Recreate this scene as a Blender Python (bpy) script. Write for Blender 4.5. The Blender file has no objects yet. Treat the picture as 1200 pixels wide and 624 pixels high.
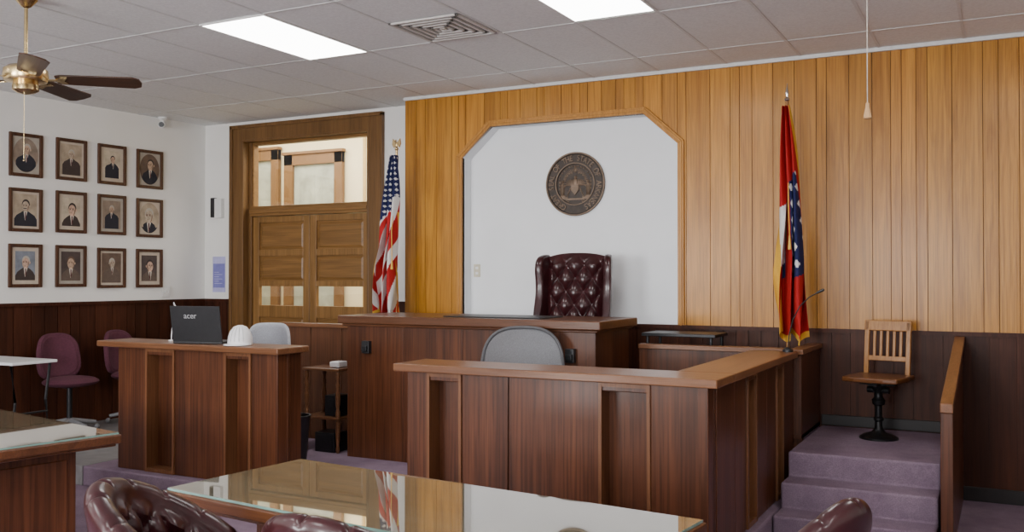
import bpy, bmesh, math, random
from mathutils import Vector, Matrix, Euler
R=random.Random(7)
COL=bpy.context.scene.collection
pi=math.pi
# ---------------------------------------------------------------- materials
def base(name):
    m=bpy.data.materials.new(name); m.use_nodes=True
    nt=m.node_tree; b=nt.nodes['Principled BSDF']
    return m,nt,b
def N(nt,t,**k):
    n=nt.nodes.new(t)
    for a,v in k.items(): setattr(n,a,v)
    return n
def mixc(nt,f,a,b,blend='MIX'):
    n=N(nt,'ShaderNodeMix',data_type='RGBA',blend_type=blend)
    for i,s in ((0,f),(6,a),(7,b)):
        if hasattr(s,'is_linked'): nt.links.new(s,n.inputs[i])
        elif isinstance(s,(tuple,list)): n.inputs[i].default_value=(s[0],s[1],s[2],1)
        else: n.inputs[i].default_value=s
    return n.outputs[2]
def coords(nt,scale=(1,1,1)):
    tc=N(nt,'ShaderNodeTexCoord'); mp=N(nt,'ShaderNodeMapping')
    nt.links.new(tc.outputs['Object'],mp.inputs[0]); mp.inputs['Scale'].default_value=scale
    return mp.outputs[0]
def noise(nt,vec,scale=5,detail=4,rough=.55,dist=0):
    n=N(nt,'ShaderNodeTexNoise'); n.inputs['Scale'].default_value=scale; n.inputs['Detail'].default_value=detail
    n.inputs['Roughness'].default_value=rough; n.inputs['Distortion'].default_value=dist
    nt.links.new(vec,n.inputs['Vector']); return n.outputs[0]
def ramp(nt,f,a,b):
    r=N(nt,'ShaderNodeMapRange'); r.inputs[1].default_value=a; r.inputs[2].default_value=b
    nt.links.new(f,r.inputs[0]); return r.outputs[0]
def bump(nt,b,h,strength,dist=.01):
    n=N(nt,'ShaderNodeBump'); n.inputs['Strength'].default_value=strength; n.inputs['Distance'].default_value=dist
    nt.links.new(h,n.inputs['Height']); nt.links.new(n.outputs[0],b.inputs['Normal'])
def plain(name,col,rough=.5,metal=0,var=.12,ns=30,coat=0,bmp=0,emis=0,ior=1.45,alpha=1):
    m,nt,b=base(name)
    f=ramp(nt,noise(nt,coords(nt),ns),.3,.7)
    c=mixc(nt,f,tuple(x*(1-var) for x in col),tuple(min(1,x*(1+var)) for x in col))
    nt.links.new(c,b.inputs['Base Color'])
    b.inputs['Roughness'].default_value=rough; b.inputs['Metallic'].default_value=metal
    b.inputs['Coat Weight'].default_value=coat; b.inputs['Coat Roughness'].default_value=.05
    b.inputs['IOR'].default_value=ior; b.inputs['Alpha'].default_value=alpha
    if bmp: bump(nt,b,noise(nt,coords(nt),ns*3),bmp,.004)
    if emis:
        b.inputs['Emission Color'].default_value=(*col,1); b.inputs['Emission Strength'].default_value=emis
    return m
def wood(name,c1,c2,axis='z',sc=9,rough=.42,coat=.1,tint=False,along=.05,pore=.3,spec=.3,wear=0):
    m,nt,b=base(name)
    s=[1,1,1]; s['xyz'.index(axis)]=along
    v=coords(nt,tuple(s))
    g=ramp(nt,noise(nt,v,sc,5,.65,1.6),.33,.67)
    s2=[1,1,1]; s2['xyz'.index(axis)]=.02
    g2=ramp(nt,noise(nt,coords(nt,tuple(s2)),sc*14,2),.45,.62)
    c=mixc(nt,g,c1,c2)
    c=mixc(nt,g2,c,mixc(nt,pore,c,tuple(x*.3 for x in c1)))
    if wear:
        wv=ramp(nt,noise(nt,coords(nt),1.7,5,.6),.42,.72)
        c=mixc(nt,wv,c,mixc(nt,wear,c,tuple(x*1.9 for x in c2)))
    if tint:
        a=N(nt,'ShaderNodeAttribute',attribute_name='tint')
        c=mixc(nt,1.0,c,a.outputs['Color'],'MULTIPLY')
    nt.links.new(c,b.inputs['Base Color'])
    b.inputs['Roughness'].default_value=rough; b.inputs['Coat Weight'].default_value=coat; b.inputs['Coat Roughness'].default_value=.2
    b.inputs['Specular IOR Level'].default_value=spec
    bump(nt,b,g2,.12,.002)
    return m
def attrmat(name,rough=.75):
    m,nt,b=base(name)
    a=N(nt,'ShaderNodeAttribute',attribute_name='tint')
    f=noise(nt,coords(nt),60)
    c=mixc(nt,f,a.outputs['Color'],mixc(nt,.12,a.outputs['Color'],(0,0,0)))
    nt.links.new(c,b.inputs['Base Color']); b.inputs['Roughness'].default_value=rough
    b.inputs['Specular IOR Level'].default_value=.2
    return m
def glass(name,rough=.02,tint=(1,1,1)):
    m,nt,b=base(name)
    tr=N(nt,'ShaderNodeBsdfTransparent'); tr.inputs[0].default_value=(*tint,1)
    gl=N(nt,'ShaderNodeBsdfGlossy'); gl.inputs['Roughness'].default_value=rough
    f=ramp(nt,noise(nt,coords(nt),3),-2,2)
    mu=N(nt,'ShaderNodeMath',operation='MULTIPLY'); nt.links.new(f,mu.inputs[0]); mu.inputs[1].default_value=.08
    mx=N(nt,'ShaderNodeMixShader'); nt.links.new(mu.outputs[0],mx.inputs[0])
    nt.links.new(tr.outputs[0],mx.inputs[1]); nt.links.new(gl.outputs[0],mx.inputs[2])
    nt.links.new(mx.outputs[0],nt.nodes['Material Output'].inputs[0])
    return m
PINE_V=wood('pine_boards',(.37,.150,.014),(.56,.255,.036),'z',8,.36,.12,True,pore=.32,spec=.3,along=.07)
PINE_T=wood('pine_trim',(.40,.170,.026),(.52,.24,.046),'z',10)
GROOVE=plain('groove_shadow',(.12,.045,.008),.8)
WAIN=wood('dark_wainscot',(.030,.0085,.0038),(.066,.020,.009),'z',9,.5,.03,True,spec=.2)
DARK_Z=wood('walnut_stained_panel',(.050,.0155,.0065),(.118,.039,.0155),'z',5,.36,.15,pore=.5,wear=.12)
PART=wood('stained_partition',(.095,.036,.015),(.15,.058,.025),'z',7,.45,.1)
CAP_X=wood('oak_cap_lengthwise',(.135,.053,.022),(.22,.096,.042),'x',9,.3,.25,wear=.12)
CAP_Y=wood('oak_cap_crosswise',(.135,.053,.022),(.22,.096,.042),'y',9,.3,.25,wear=.12)
BENCHCAP=wood('bench_cap_wood',(.075,.027,.011),(.13,.050,.021),'x',9,.32,.2)
EDGE=wood('light_board_edge',(.125,.048,.019),(.195,.080,.033),'z',9,.4,.1)
DOORW=wood('door_oak',(.20,.098,.027),(.30,.155,.048),'z',9,.42,.15)
DOORWX=wood('door_oak_rail',(.18,.088,.024),(.28,.14,.042),'x',9,.42,.15)
CASING=wood('casing_oak',(.125,.060,.018),(.195,.097,.031),'z',9,.42,.15)
CHAIRW=wood('chair_oak',(.26,.108,.026),(.38,.175,.048),'z',12,.4,.15)
CHAIRWX=wood('chair_oak_seat',(.11,.038,.012),(.18,.068,.023),'x',12,.32,.25)
FANW=wood('fan_blade_wood',(.045,.020,.010),(.085,.04,.022),'x',12,.4,.1)
TABLEW=wood('table_walnut',(.075,.026,.011),(.14,.052,.021),'x',7,.35,.2)
WHITE=plain('white_plaster',(.82,.81,.775),.85,var=.02,ns=3,bmp=.08)
NICHEW=plain('niche_plaster',(.82,.84,.86),.85,var=.02,ns=3,bmp=.05)
CREAM=plain('cream_paint',(.80,.68,.42),.8,var=.05,ns=3)
CEIL=plain('ceiling_tile',(.76,.77,.76),.95,var=.07,ns=55,bmp=.4)
TBAR=plain('ceiling_grid_metal',(.66,.665,.65),.6,var=.05)
VENTM=plain('vent_metal',(.55,.53,.50),.5,var=.05)
WHITEMET=plain('white_metal',(.75,.75,.73),.4,var=.04)
LEATH=plain('burgundy_leather',(.034,.0065,.008),.30,var=.3,ns=9,coat=.2,bmp=.15)
LEATHD=plain('dark_burgundy_leather',(.032,.0062,.0078),.28,var=.3,ns=9,coat=.25,bmp=.15)
BRASS=plain('brass',(.66,.50,.25),.25,1,var=.12)
BRONZE=plain('bronze',(.165,.112,.074),.45,.25,var=.3,ns=14)
BRONZED=plain('bronze_dark',(.036,.024,.017),.5,.15,var=.4,ns=20)
BLACK=plain('black_plastic',(.012,.012,.014),.4,var=.2)
IRON=plain('black_iron',(.012,.012,.013),.4,.5,var=.2)
CHROME=plain('chrome',(.7,.7,.7),.15,1,var=.05)
MESHG=plain('grey_mesh_fabric',(.23,.235,.25),.8,var=.25,ns=220,alpha=.72)
GFRAME=plain('grey_chair_frame',(.08,.08,.086),.5)
MESHW=plain('light_grey_mesh_fabric',(.40,.415,.46),.8,var=.2,ns=220,alpha=.9)
MFRAMEW=plain('light_grey_chair_frame',(.46,.475,.51),.5)
MAUVE=plain('mauve_upholstery',(.085,.022,.038),.9,var=.15,ns=60)
WPLAS=plain('white_plastic',(.78,.78,.79),.35,var=.03)
BASEB=plain('black_baseboard',(.010,.007,.007),.5,var=.2)
STRING=plain('cord_cotton',(.6,.56,.48),.8)
PAPERM=plain('picture_mat_board',(.52,.44,.35),.9,var=.06)
PAPERM2=plain('picture_mat_board_grey',(.40,.36,.30),.9,var=.06)
FRAMEW=wood('picture_frame_wood',(.048,.019,.009),(.105,.043,.020),'z',18,.4,.2)
PLIL=plain('lilac_paper',(.46,.45,.72),.8,var=.1,ns=14)
PVIO=plain('violet_print',(.20,.20,.50),.8,var=.1,ns=14)
TAN=plain('tan_window_wood',(.17,.085,.028),.5,var=.12,ns=8)
GLASS=glass('window_glass')
FLAGM=attrmat('flag_cloth')
EMIT=plain('light_diffuser',(1,.98,.95),.4,var=0,emis=13.5)
CBASE=plain('chair_base_grey',(.20,.20,.21),.4)
# carpet
def carpet():
    m,nt,b=base('purple_carpet')
    v=coords(nt)
    n1=ramp(nt,noise(nt,v,2.6,6,.7),.3,.7); n2=ramp(nt,noise(nt,v,160,2),.3,.7)
    c=mixc(nt,n1,(.200,.138,.195),(.325,.238,.305)); c=mixc(nt,n2,c,mixc(nt,.45,c,(.08,.06,.08)))
    nt.links.new(c,b.inputs['Base Color']); b.inputs['Roughness'].default_value=.95
    b.inputs['Specular IOR Level'].default_value=.1
    bump(nt,b,n2,.5,.004); return m
CARPET=carpet()
VINYL=plain('grey_vinyl',(.20,.19,.19),.5,var=.15,ns=8)
def tableglass():
    m,nt,b=base('glass_over_wood')
    s=coords(nt,(.05,1,1)); g=ramp(nt,noise(nt,s,7,5,.6,.6),.3,.7)
    c=mixc(nt,g,(.15,.125,.08),(.215,.185,.12)); nt.links.new(c,b.inputs['Base Color'])
    b.inputs['Roughness'].default_value=.03; b.inputs['IOR'].default_value=1.9
    b.inputs['Coat Weight'].default_value=1; b.inputs['Coat Roughness'].default_value=.01; b.inputs['Coat IOR'].default_value=1.7
    return m
TGLASS=tableglass()
GEDGE=plain('green_glass_edge',(.20,.34,.30),.1,var=.05,coat=1)
# ---------------------------------------------------------------- mesh builder
class MB:
    def __init__(s): s.bm=bmesh.new(); s.mi=0; s.col=None; s.cols={}
    def _done(s,vs):
        fs=set(f for v in vs for f in v.link_faces)
        for f in fs:
            f.material_index=s.mi
            if s.col is not None: s.cols[f]=s.col
        return vs
    def box(s,x0,x1,y0,y1,z0,z1,rot=None,piv=None):
        M=Matrix.Translation(((x0+x1)/2,(y0+y1)/2,(z0+z1)/2))@Matrix.Diagonal((abs(x1-x0),abs(y1-y0),abs(z1-z0),1))
        if rot is not None:
            p=Vector(piv) if piv is not None else Vector(((x0+x1)/2,(y0+y1)/2,(z0+z1)/2))
            M=Matrix.Translation(p)@Euler(rot).to_matrix().to_4x4()@Matrix.Translation(-p)@M
        return s._done(bmesh.ops.create_cube(s.bm,size=1,matrix=M)['verts'])
    def cyl(s,p0,p1,r0,r1=None,n=16):
        p0=Vector(p0);p1=Vector(p1);r1=r0 if r1 is None else r1
        d=p1-p0; M=Matrix.Translation((p0+p1)/2)@d.to_track_quat('Z','Y').to_matrix().to_4x4()
        return s._done(bmesh.ops.create_cone(s.bm,cap_ends=True,segments=n,radius1=r0,radius2=r1,depth=d.length,matrix=M)['verts'])
    def sph(s,c,r,n=16,rot=None):
        r=(r,r,r) if not isinstance(r,(tuple,list)) else r
        M=Matrix.Translation(c)
        if rot is not None: M=M@Euler(rot).to_matrix().to_4x4()
        M=M@Matrix.Diagonal((*r,1))
        return s._done(bmesh.ops.create_uvsphere(s.bm,u_segments=n,v_segments=max(6,n//2),radius=1,matrix=M)['verts'])
    def lathe(s,prof,c=(0,0,0),n=24,M=None):
        rings=[]
        for r,z in prof:
            ring=[]
            for i in range(n):
                a=2*pi*i/n; p=Vector((max(r,.0004)*math.cos(a),max(r,.0004)*math.sin(a),z))
                if M is not None: p=M@p
                ring.append(s.bm.verts.new(p+Vector(c)))
            rings.append(ring)
        for a,b in zip(rings,rings[1:]):
            for i in range(n): s.bm.faces.new((a[i],a[(i+1)%n],b[(i+1)%n],b[i]))
        s.bm.faces.new(rings[0]); s.bm.faces.new(rings[-1])
        return s._done([v for r in rings for v in r])
    def tube(s,pts,r,n=8):
        pts=[Vector(p) for p in pts]; rings=[]
        for i,p in enumerate(pts):
            d=(pts[min(i+1,len(pts)-1)]-pts[max(i-1,0)]).normalized()
            q=d.to_track_quat('Z','Y'); rr=r[i] if isinstance(r,(list,tuple)) else r
            rings.append([s.bm.verts.new(p+q@Vector((rr*math.cos(2*pi*k/n),rr*math.sin(2*pi*k/n),0))) for k in range(n)])
        for a,b in zip(rings,rings[1:]):
            for i in range(n):
                try: s.bm.faces.new((a[i],a[(i+1)%n],b[(i+1)%n],b[i]))
                except: pass
        s.bm.faces.new(rings[0]); s.bm.faces.new(rings[-1])
        return s._done([v for x in rings for v in x])
    def prism(s,pts,axis,d0,d1):
        def P(a,b,d): return {'y':(a,d,b),'z':(a,b,d),'x':(d,a,b)}[axis]
        A=[s.bm.verts.new(P(a,b,d0)) for a,b in pts]; B=[s.bm.verts.new(P(a,b,d1)) for a,b in pts]
        s.bm.faces.new(A); s.bm.faces.new(list(reversed(B))); n=len(pts)
        for i in range(n): s.bm.faces.new((A[i],B[i],B[(i+1)%n],A[(i+1)%n]))
        return s._done(A+B)
    def grid(s,nu,nv,f,colf=None,closeu=False):
        V=[[s.bm.verts.new(f(i/nu,j/nv)) for i in range(nu if closeu else nu+1)] for j in range(nv+1)]
        for j in range(nv):
            for i in range(nu):
                i2=(i+1)%nu if closeu else i+1
                fc=s.bm.faces.new((V[j][i],V[j][i2],V[j+1][i2],V[j+1][i])); fc.material_index=s.mi
                if colf: s.cols[fc]=colf((i+.5)/nu,(j+.5)/nv)
        return V
    def text(s,body,size,M,ext=.001):
        cu=bpy.data.curves.new('txt','FONT'); cu.body=body; cu.size=size; cu.extrude=ext
        cu.align_x='CENTER'; cu.align_y='CENTER'
        ob=bpy.data.objects.new('txt',cu); COL.objects.link(ob)
        dg=bpy.context.evaluated_depsgraph_get()
        me=bpy.data.meshes.new_from_object(ob.evaluated_get(dg)); me.transform(M)
        n0=len(s.bm.faces); s.bm.from_mesh(me); s.bm.faces.ensure_lookup_table()
        for f in s.bm.faces[n0:]: f.material_index=s.mi
        bpy.data.objects.remove(ob); bpy.data.meshes.remove(me)
    def obj(s,name,mats,parent=None,loc=(0,0,0),rot=(0,0,0),bevel=0,smooth=False,label=None,cat=None,kind=None,group=None,solid=0,recalc=True,sub=0):
        if recalc: bmesh.ops.recalc_face_normals(s.bm,faces=s.bm.faces)
        if s.cols:
            L=s.bm.loops.layers.float_color.new('tint')
            for f in s.bm.faces:
                c=s.cols.get(f,(1,1,1))
                for l in f.loops: l[L]=(c[0],c[1],c[2],1)
        me=bpy.data.meshes.new(name); s.bm.to_mesh(me); s.bm.free()
        if not isinstance(mats,(list,tuple)): mats=[mats]
        for m in mats: me.materials.append(m)
        if smooth:
            me.polygons.foreach_set('use_smooth',[True]*len(me.polygons))
            try: me.set_sharp_from_angle(angle=math.radians(40))
            except Exception: pass
        o=bpy.data.objects.new(name,me); COL.objects.link(o); o.location=loc; o.rotation_euler=rot
        if parent: o.parent=parent
        if solid:
            d=o.modifiers.new('s','SOLIDIFY'); d.thickness=solid; d.offset=0
        if bevel:
            d=o.modifiers.new('b','BEVEL'); d.width=bevel; d.segments=2; d.limit_method='ANGLE'; d.angle_limit=.7
        if sub:
            d=o.modifiers.new('ss','SUBSURF'); d.levels=sub; d.render_levels=sub
        if label: o['label']=label
        if cat: o['category']=cat
        if kind: o['kind']=kind
        if group: o['group']=group
        return o
def T(name,label,cat,loc=(0,0,0),rz=0,group=None,kind=None):
    e=bpy.data.objects.new(name,None); e.empty_display_size=.1; COL.objects.link(e)
    e.location=loc; e.rotation_euler=(0,0,rz); e['label']=label; e['category']=cat
    if group: e['group']=group
    if kind: e['kind']=kind
    return e
def dup(src,loc,rz,label=None,parent=None):
    o=src.copy(); COL.objects.link(o)
    if parent is None: o.location=loc; o.rotation_euler=(0,0,rz)
    else: o.parent=parent
    if label: o['label']=label
    for c in list(src.children): dup(c,None,0,None,o)
    return o
S='structure'
H=3.32; YB=7.53; YD=7.85
# ---------------------------------------------------------------- shell
b=MB(); b.box(-10.8,3.2,-3.2,11,-.1,0); b.obj('floor',CARPET,kind=S)
b=MB(); b.box(-10.5,3.2,-3.2,7.98,H,H+.1); b.obj('ceiling',CEIL,kind=S)
b=MB()
x=-1.41-.575*14
while x<3.2: b.box(x-.010,x+.010,-3,YD,H-.004,H-.001); x+=.575
y=5.82-1.15*7
while y<YD: b.box(-9.2,3,y-.010,y+.010,H-.0045,H-.0015); y+=1.15
b.box(-5.11,3,YB-.035,YB-.013,H-.03,H-.001); 
b.obj('trim_ceiling_grid',TBAR,kind=S)
# door wall (plane y=7.85)
b=MB()
b.box(-8.35,-7.49,YD,YD+.16,0,H); b.box(-5.74,-4.9,YD,YD+.16,0,H); b.box(-7.49,-5.74,YD,YD+.16,3.13,H)
b.obj('wall_north',WHITE,kind=S)
# niche + back wall
NX0,NX1,NZ0,NZ1,CX,CZ=-4.47,-2.40,1.2,2.975,.30,.27
b=MB(); b.box(-5.09,3.2,YB+.15,YB+.3,0,H); b.obj('wall_niche',NICHEW,kind=S)
def niche_top(x):
    if x<NX0 or x>NX1: return None
    d=min(x-NX0,NX1-x)
    return NZ1 if d>=CX else NZ1-CZ+CZ*d/CX
b=MB()   # niche reveal (white)
op=[(NX0,NZ0),(NX0,NZ1-CZ),(NX0+CX,NZ1),(NX1-CX,NZ1),(NX1,NZ1-CZ),(NX1,NZ0)]
def ring(b,inner,outer,y0,y1,closed=False):
    n=len(inner)
    for i in range(n if closed else n-1):
        j=(i+1)%n
        q=[inner[i],inner[j],outer[j],outer[i]]
        b.prism(q,'y',y0,y1)
def offs(pts,d):
    k=d*math.tan(math.radians(22.5))
    (x0,z0),(x1,z1),(x2,z2),(x3,z3),(x4,z4),(x5,z5)=pts
    return [(x0-d,z0),(x1-d,z1+k),(x2-k,z2+d),(x3+k,z3+d),(x4+d,z4+k),(x5+d,z5)]
ring(b,op,offs(op,.02),YB+.0,YB+.15)
b.box(NX0-.02,NX1+.02,YB,YB+.15,NZ0-.02,NZ0)
b.obj('trim_niche_reveal',NICHEW,kind=S)
b=MB(); ring(b,op,offs(op,.055),YB-.028,YB-.001); ring(b,offs(op,.02),offs(op,.04),YB-.036,YB-.027)
b.obj('trim_niche_casing',PINE_T,kind=S,bevel=.004)
# panelled wall: boards over dark backing
XL=-5.11
b=MB(); b.mi=0
xs=[XL]
while xs[-1]<3.1: xs.append(xs[-1]+R.choice([.075,.10,.13,.13,.165,.165,.20]))
def strip(b,x0,x1,ya,yb,zb=1.2):
    xm=(x0+x1)/2
    if NX0<=xm<=NX1:
        b.prism([(x0,niche_top(max(x0,NX0+1e-6))),(x1,niche_top(min(x1,NX1-1e-6))),(x1,H),(x0,H)],'y',ya,yb)
    else: b.prism([(x0,zb),(x1,zb),(x1,H),(x0,H)],'y',ya,yb)
b.mi=1; b.col=(1,1,1)
for x0,x1 in ((XL,NX0),(NX0,NX0+CX),(NX0+CX,NX1-CX),(NX1-CX,NX1),(NX1,3.15)): strip(b,x0,x1,YB+.006,YB+.03)
b.box(XL,XL+.03,YB,YD,0,H)
b.mi=0
for x0,x1 in zip(xs,xs[1:]):
    t=R.uniform(.84,1.05); b.col=(t,t*R.uniform(.96,1.0),t*R.uniform(.8,1))
    inner=[c for c in (NX0,NX0+CX,NX1-CX,NX1) if x0+.004<c<x1-.004]
    seg=[x0+.0022]+inner+[x1-.0022]
    for a,c in zip(seg,seg[1:]): strip(b,a,c,YB-.008,YB+.006)
b.obj('wall_back',[PINE_V,GROOVE],kind=S)
# wainscot
def wains(name,x0,x1,z0,yf,top=1.205,rz=0,loc=(0,0,0),capd=.02):
    b=MB(); b.col=(1,1,1); b.box(x0,x1,yf+.008,yf+.03,z0,top-.02)
    x=x0
    while x<x1:
        w=min(R.choice([.1,.135,.17,.2]),x1-x); t=R.uniform(.75,1.25); b.col=(t,t*.96,t*.93)
        b.box(x+.003,x+w-.003,yf-.002,yf+.01,z0,top-.02); x+=w
    b.col=(1.1,1,1); b.box(x0,x1,yf-capd,yf+.03,top-.03,top)
    return b.obj(name,WAIN,kind=S,loc=loc,rot=(0,0,rz))
wains('trim_wainscot_back',-5.08,3.1,0,YB-.012)
WA=math.atan2(1,.06)
wl=(-8.06,7.85)
b=MB(); b.box(-.02,11.2,-.16,0,0,H)
b.obj('wall_left',WHITE,kind=S,loc=(wl[0],wl[1],0),rot=(0,0,WA+pi))
LROT=WA+pi
def lw(y,z,off=0): return (-8.53+.06*y+off,y,z)
b=MB(); b.col=(1,1,1); b.box(.0,11,.001,.02,.15,1.335); xx=0
while xx<11:
    w=R.choice([.1,.135,.17,.2]); t=R.uniform(.75,1.25); b.col=(t,t*.96,t*.93)
    b.box(xx+.003,xx+w-.003,.018,.03,.15,1.335); xx+=w
b.col=(1.1,1,1); b.box(0,11,.001,.05,1.325,1.355)
b.obj('trim_wainscot_left',WAIN,kind=S,loc=(wl[0],wl[1],0),rot=(0,0,LROT))
wains('trim_wainscot_north',-8.03,-7.66,.15,YD-.03,1.355)
wains('trim_wainscot_north_end',-5.56,-5.12,.15,YD-.03,1.355)
b=MB(); b.box(-.32,3.1,YB-.035,YB-.014,0,.1); b.obj('baseboard_back',BASEB,kind=S,bevel=.004)
b=MB(); b.box(-1.26,-.36,YB-.035,YB-.014,.47,.55); b.obj('baseboard_platform',BASEB,kind=S,bevel=.004)
b=MB(); b.box(3.05,3.2,-3.2,8,0,H); b.obj('wall_right',WHITE,kind=S)
# unseen rear wall; both window openings are invented to house the fill lamps
b=MB()
b.box(-9.3,3.2,-3.2,-3.05,0,.9); b.box(-9.3,3.2,-3.2,-3.05,2.8,H)
for x0,x1 in ((-9.3,-6.5),(-4.5,-2.5),(-.5,3.2)): b.box(x0,x1,-3.2,-3.05,.9,2.8)
b.obj('wall_rear',WHITE,kind=S)
for i,x0 in enumerate((-6.5,-2.5)):
    b=MB()
    b.box(x0,x0+.07,-3.16,-3.06,.9,2.8); b.box(x0+1.93,x0+2,-3.16,-3.06,.9,2.8); b.box(x0,x0+2,-3.16,-3.06,.9,.97)
    b.box(x0,x0+2,-3.16,-3.06,2.73,2.8); b.box(x0+.97,x0+1.03,-3.16,-3.06,.9,2.8); b.box(x0,x0+2,-3.15,-3.07,1.82,1.87)
    b.obj('window_%d'%(i+3),CASING,kind=S)  # invented frame, out of view, set around a fill lamp
# platforms
b=MB(); b.box(-6.28,-1.27,4.88,YB-.04,0,.15); b.box(-6.28,-5.13,YB-.04,YD-.005,0,.15); b.obj('floor_platform',CARPET,kind=S,bevel=.012)
b=MB(); b.box(-8.7,-6.285,4.88,YD-.005,0,.15); b.obj('floor_platform_vinyl',VINYL,kind=S,bevel=.006)
b=MB(); b.box(-5.08,-1.275,6.87,YB-.04,.151,.467); b.obj('floor_dais',CARPET,kind=S,bevel=.012)
b=MB()
b.prism([(5.80,0),(5.80,.155),(6.03,.155),(6.03,.311),(6.26,.311),(6.26,.467),(YB-.036,.467),(YB-.036,0)],'x',-1.262,-.36)
b.obj('floor_steps',CARPET,kind=S,bevel=.014)
# ---------------------------------------------------------------- door
D=T('door_1','oak double door with transom window in deep casing','door',(-6.61,YD,0),kind=S)
def DB(name,fn,mat,bev=.004,par=None):
    b=MB(); fn(b); return b.obj(name,mat,parent=par or D,bevel=bev)
x0,x1=-.86,.854
def f(b):
    b.box(-1.02,x0,-.035,-.001,.15,3.27); b.box(x1,1.013,-.035,-.001,.15,3.27); b.box(x0,x1,-.035,-.001,3.11,3.27)
    b.box(-1.04,-1.0,-.05,-.001,.15,3.27); b.box(1.0,1.03,-.05,-.001,.15,3.27); b.box(-1.04,1.03,-.05,-.001,3.24,3.28)
    b.box(x0-.005,x0+.02,-.04,.15,.15,3.11); b.box(x1-.02,x1+.005,-.04,.15,.15,3.11); b.box(x0,x1,-.04,.15,3.09,3.115)
    b.box(x0+.02,x0+.06,.05,.15,.15,3.09); b.box(x1-.06,x1-.02,.05,.15,.15,3.09)
DB('door_casing',f,CASING)
def f(b):
    b.box(x0+.06,x1-.06,.03,.15,2.27,2.38); b.box(x0+.06,x1-.06,.01,.15,2.30,2.34)
    b.box(x0+.06,x1-.06,.06,.14,3.06,3.09); b.box(x0+.06,x0+.08,.06,.14,2.38,3.06); b.box(x1-.08,x1-.06,.06,.14,2.38,3.06)
DB('transom_frame',f,DOORWX)
DB('transom_glass',lambda b:b.box(x0+.08,x1-.08,.098,.102,2.38,3.06),GLASS,0)
for a,c in ((x0+.062,-.004),(.004,x1-.062)):
    L=bpy.data.objects.new('door_leaf',None); COL.objects.link(L); L.parent=D
    def f(b):
        b.box(a,a+.085,.075,.125,.16,2.265); b.box(c-.085,c,.075,.125,.16,2.265)
        for z0,z1 in ((2.20,2.265),(1.83,1.90),(1.50,1.56),(1.16,1.29),(.16,.4)): b.box(a+.085,c-.085,.075,.125,z0,z1)
    DB('leaf_frame',f,DOORW,par=L)
    for z0,z1 in ((1.90,2.20),(1.56,1.83),(.40,1.16)):
        def f(b):
            b.box(a+.084,c-.084,.100,.118,z0-.001,z1+.001)
            q=[(a+.10,z0+.015),(c-.10,z0+.015),(c-.10,z1-.015),(a+.10,z1-.015)]; q2=[(a+.12,z0+.035),(c-.12,z0+.035),(c-.12,z1-.035),(a+.12,z1-.035)]
            A=[b.bm.verts.new((p[0],.0995,p[1])) for p in q]; B_=[b.bm.verts.new((p[0],.090,p[1])) for p in q2]
            b.bm.faces.new(B_)
            for i in range(4): b.bm.faces.new((A[i],A[(i+1)%4],B_[(i+1)%4],B_[i]))
        DB('leaf_panel',f,DOORWX,0,par=L)
    DB('leaf_glass',lambda b:b.box(a+.085,c-.085,.1,.104,1.29,1.50),GLASS,0,par=L)
# corridor beyond the door
b=MB(); b.box(-10.6,-3.6,9.9,10,0,3.8); b.obj('wall_corridor_back',CREAM,kind=S)
b=MB(); b.box(-10.7,-10.6,8.02,10,0,3.8); b.obj('wall_corridor_left',CREAM,kind=S)
b=MB(); b.box(-3.6,-3.5,8.02,10,0,3.8); b.obj('wall_corridor_right',CREAM,kind=S)
b=MB(); b.box(-10.7,-3.5,8.02,10,3.8,3.9); b.box(-10.7,-3.5,7.99,8.03,3.3,3.8); b.obj('ceiling_corridor',WHITE,kind=S)
b=MB(); b.box(-10.6,-3.6,8.021,9.89,.001,.03); b.obj('floor_corridor',VINYL,kind=S)
b=MB(); b.box(-10.6,-8.36,8.0,8.02,0,3.8); b.obj('wall_corridor_front',CREAM,kind=S)
PANE=plain('frosted_pane',(.36,.37,.29),.6,var=.25,ns=5)
for nm,xa,xb,zt in (('window_1',-9.55,-8.74,3.34),('window_2',-8.64,-7.66,3.25)):
    W=T(nm,'brown wood framed interior window in corridor wall','window',(xa,9.88,1.0),kind=S)
    w_=xb-xa; h_=zt-1.0
    b=MB(); b.box(0,.15,-.06,0,0,h_); b.box(w_-.13,w_,-.06,0,0,h_); b.box(0,w_,-.06,0,h_-.15,h_); b.box(0,w_,-.07,0,0,.12); b.box(0,w_,-.05,0,.95,1.05)
    b.box(-.02,w_+.02,-.085,0,h_-.01,h_+.03)
    b.obj('window_frame',TAN,parent=W,bevel=.005)
    b=MB(); b.box(.1,w_-.1,-.02,-.012,.1,h_-.1); b.obj('window_pane',PANE,parent=W)
b=MB()
for xx in (-7.35,-6.75,-6.05): b.box(xx-.02,xx+.02,9.885,9.899,0,3.8)
b.obj('trim_corridor_batten',plain('ochre_batten',(.55,.36,.12),.6),kind=S)
# ---------------------------------------------------------------- ceiling lights
CL=None
for i,(x,y) in enumerate(((-4.57,5.245),(-2.27,5.195),(-4.57,1.2),(-2.27,.6),(.03,4.6),(.03,.6),(-7.4,1.2),(-4.57,-1.6),(-.5,-1.8))):
    if CL is None:
        CL=T('ceiling_light','recessed fluorescent troffer with white lens in ceiling grid','ceiling light',(x,y,H-.001),0,'fluorescent panels in the ceiling')
        b=MB(); b.box(-.278,.278,-.565,.565,-.006,-.002); b.obj('light_diffuser',EMIT,parent=CL)
        b=MB()
        for a in (-1,1):
            b.box(a*.283-.008,a*.283+.008,-.575,.575,-.009,-.002); b.box(-.283,.283,a*.57-.008,a*.57+.008,-.009,-.002)
        b.obj('light_frame',WHITEMET,parent=CL)
    else: dup(CL,(x,y,H-.001),0)
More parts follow.
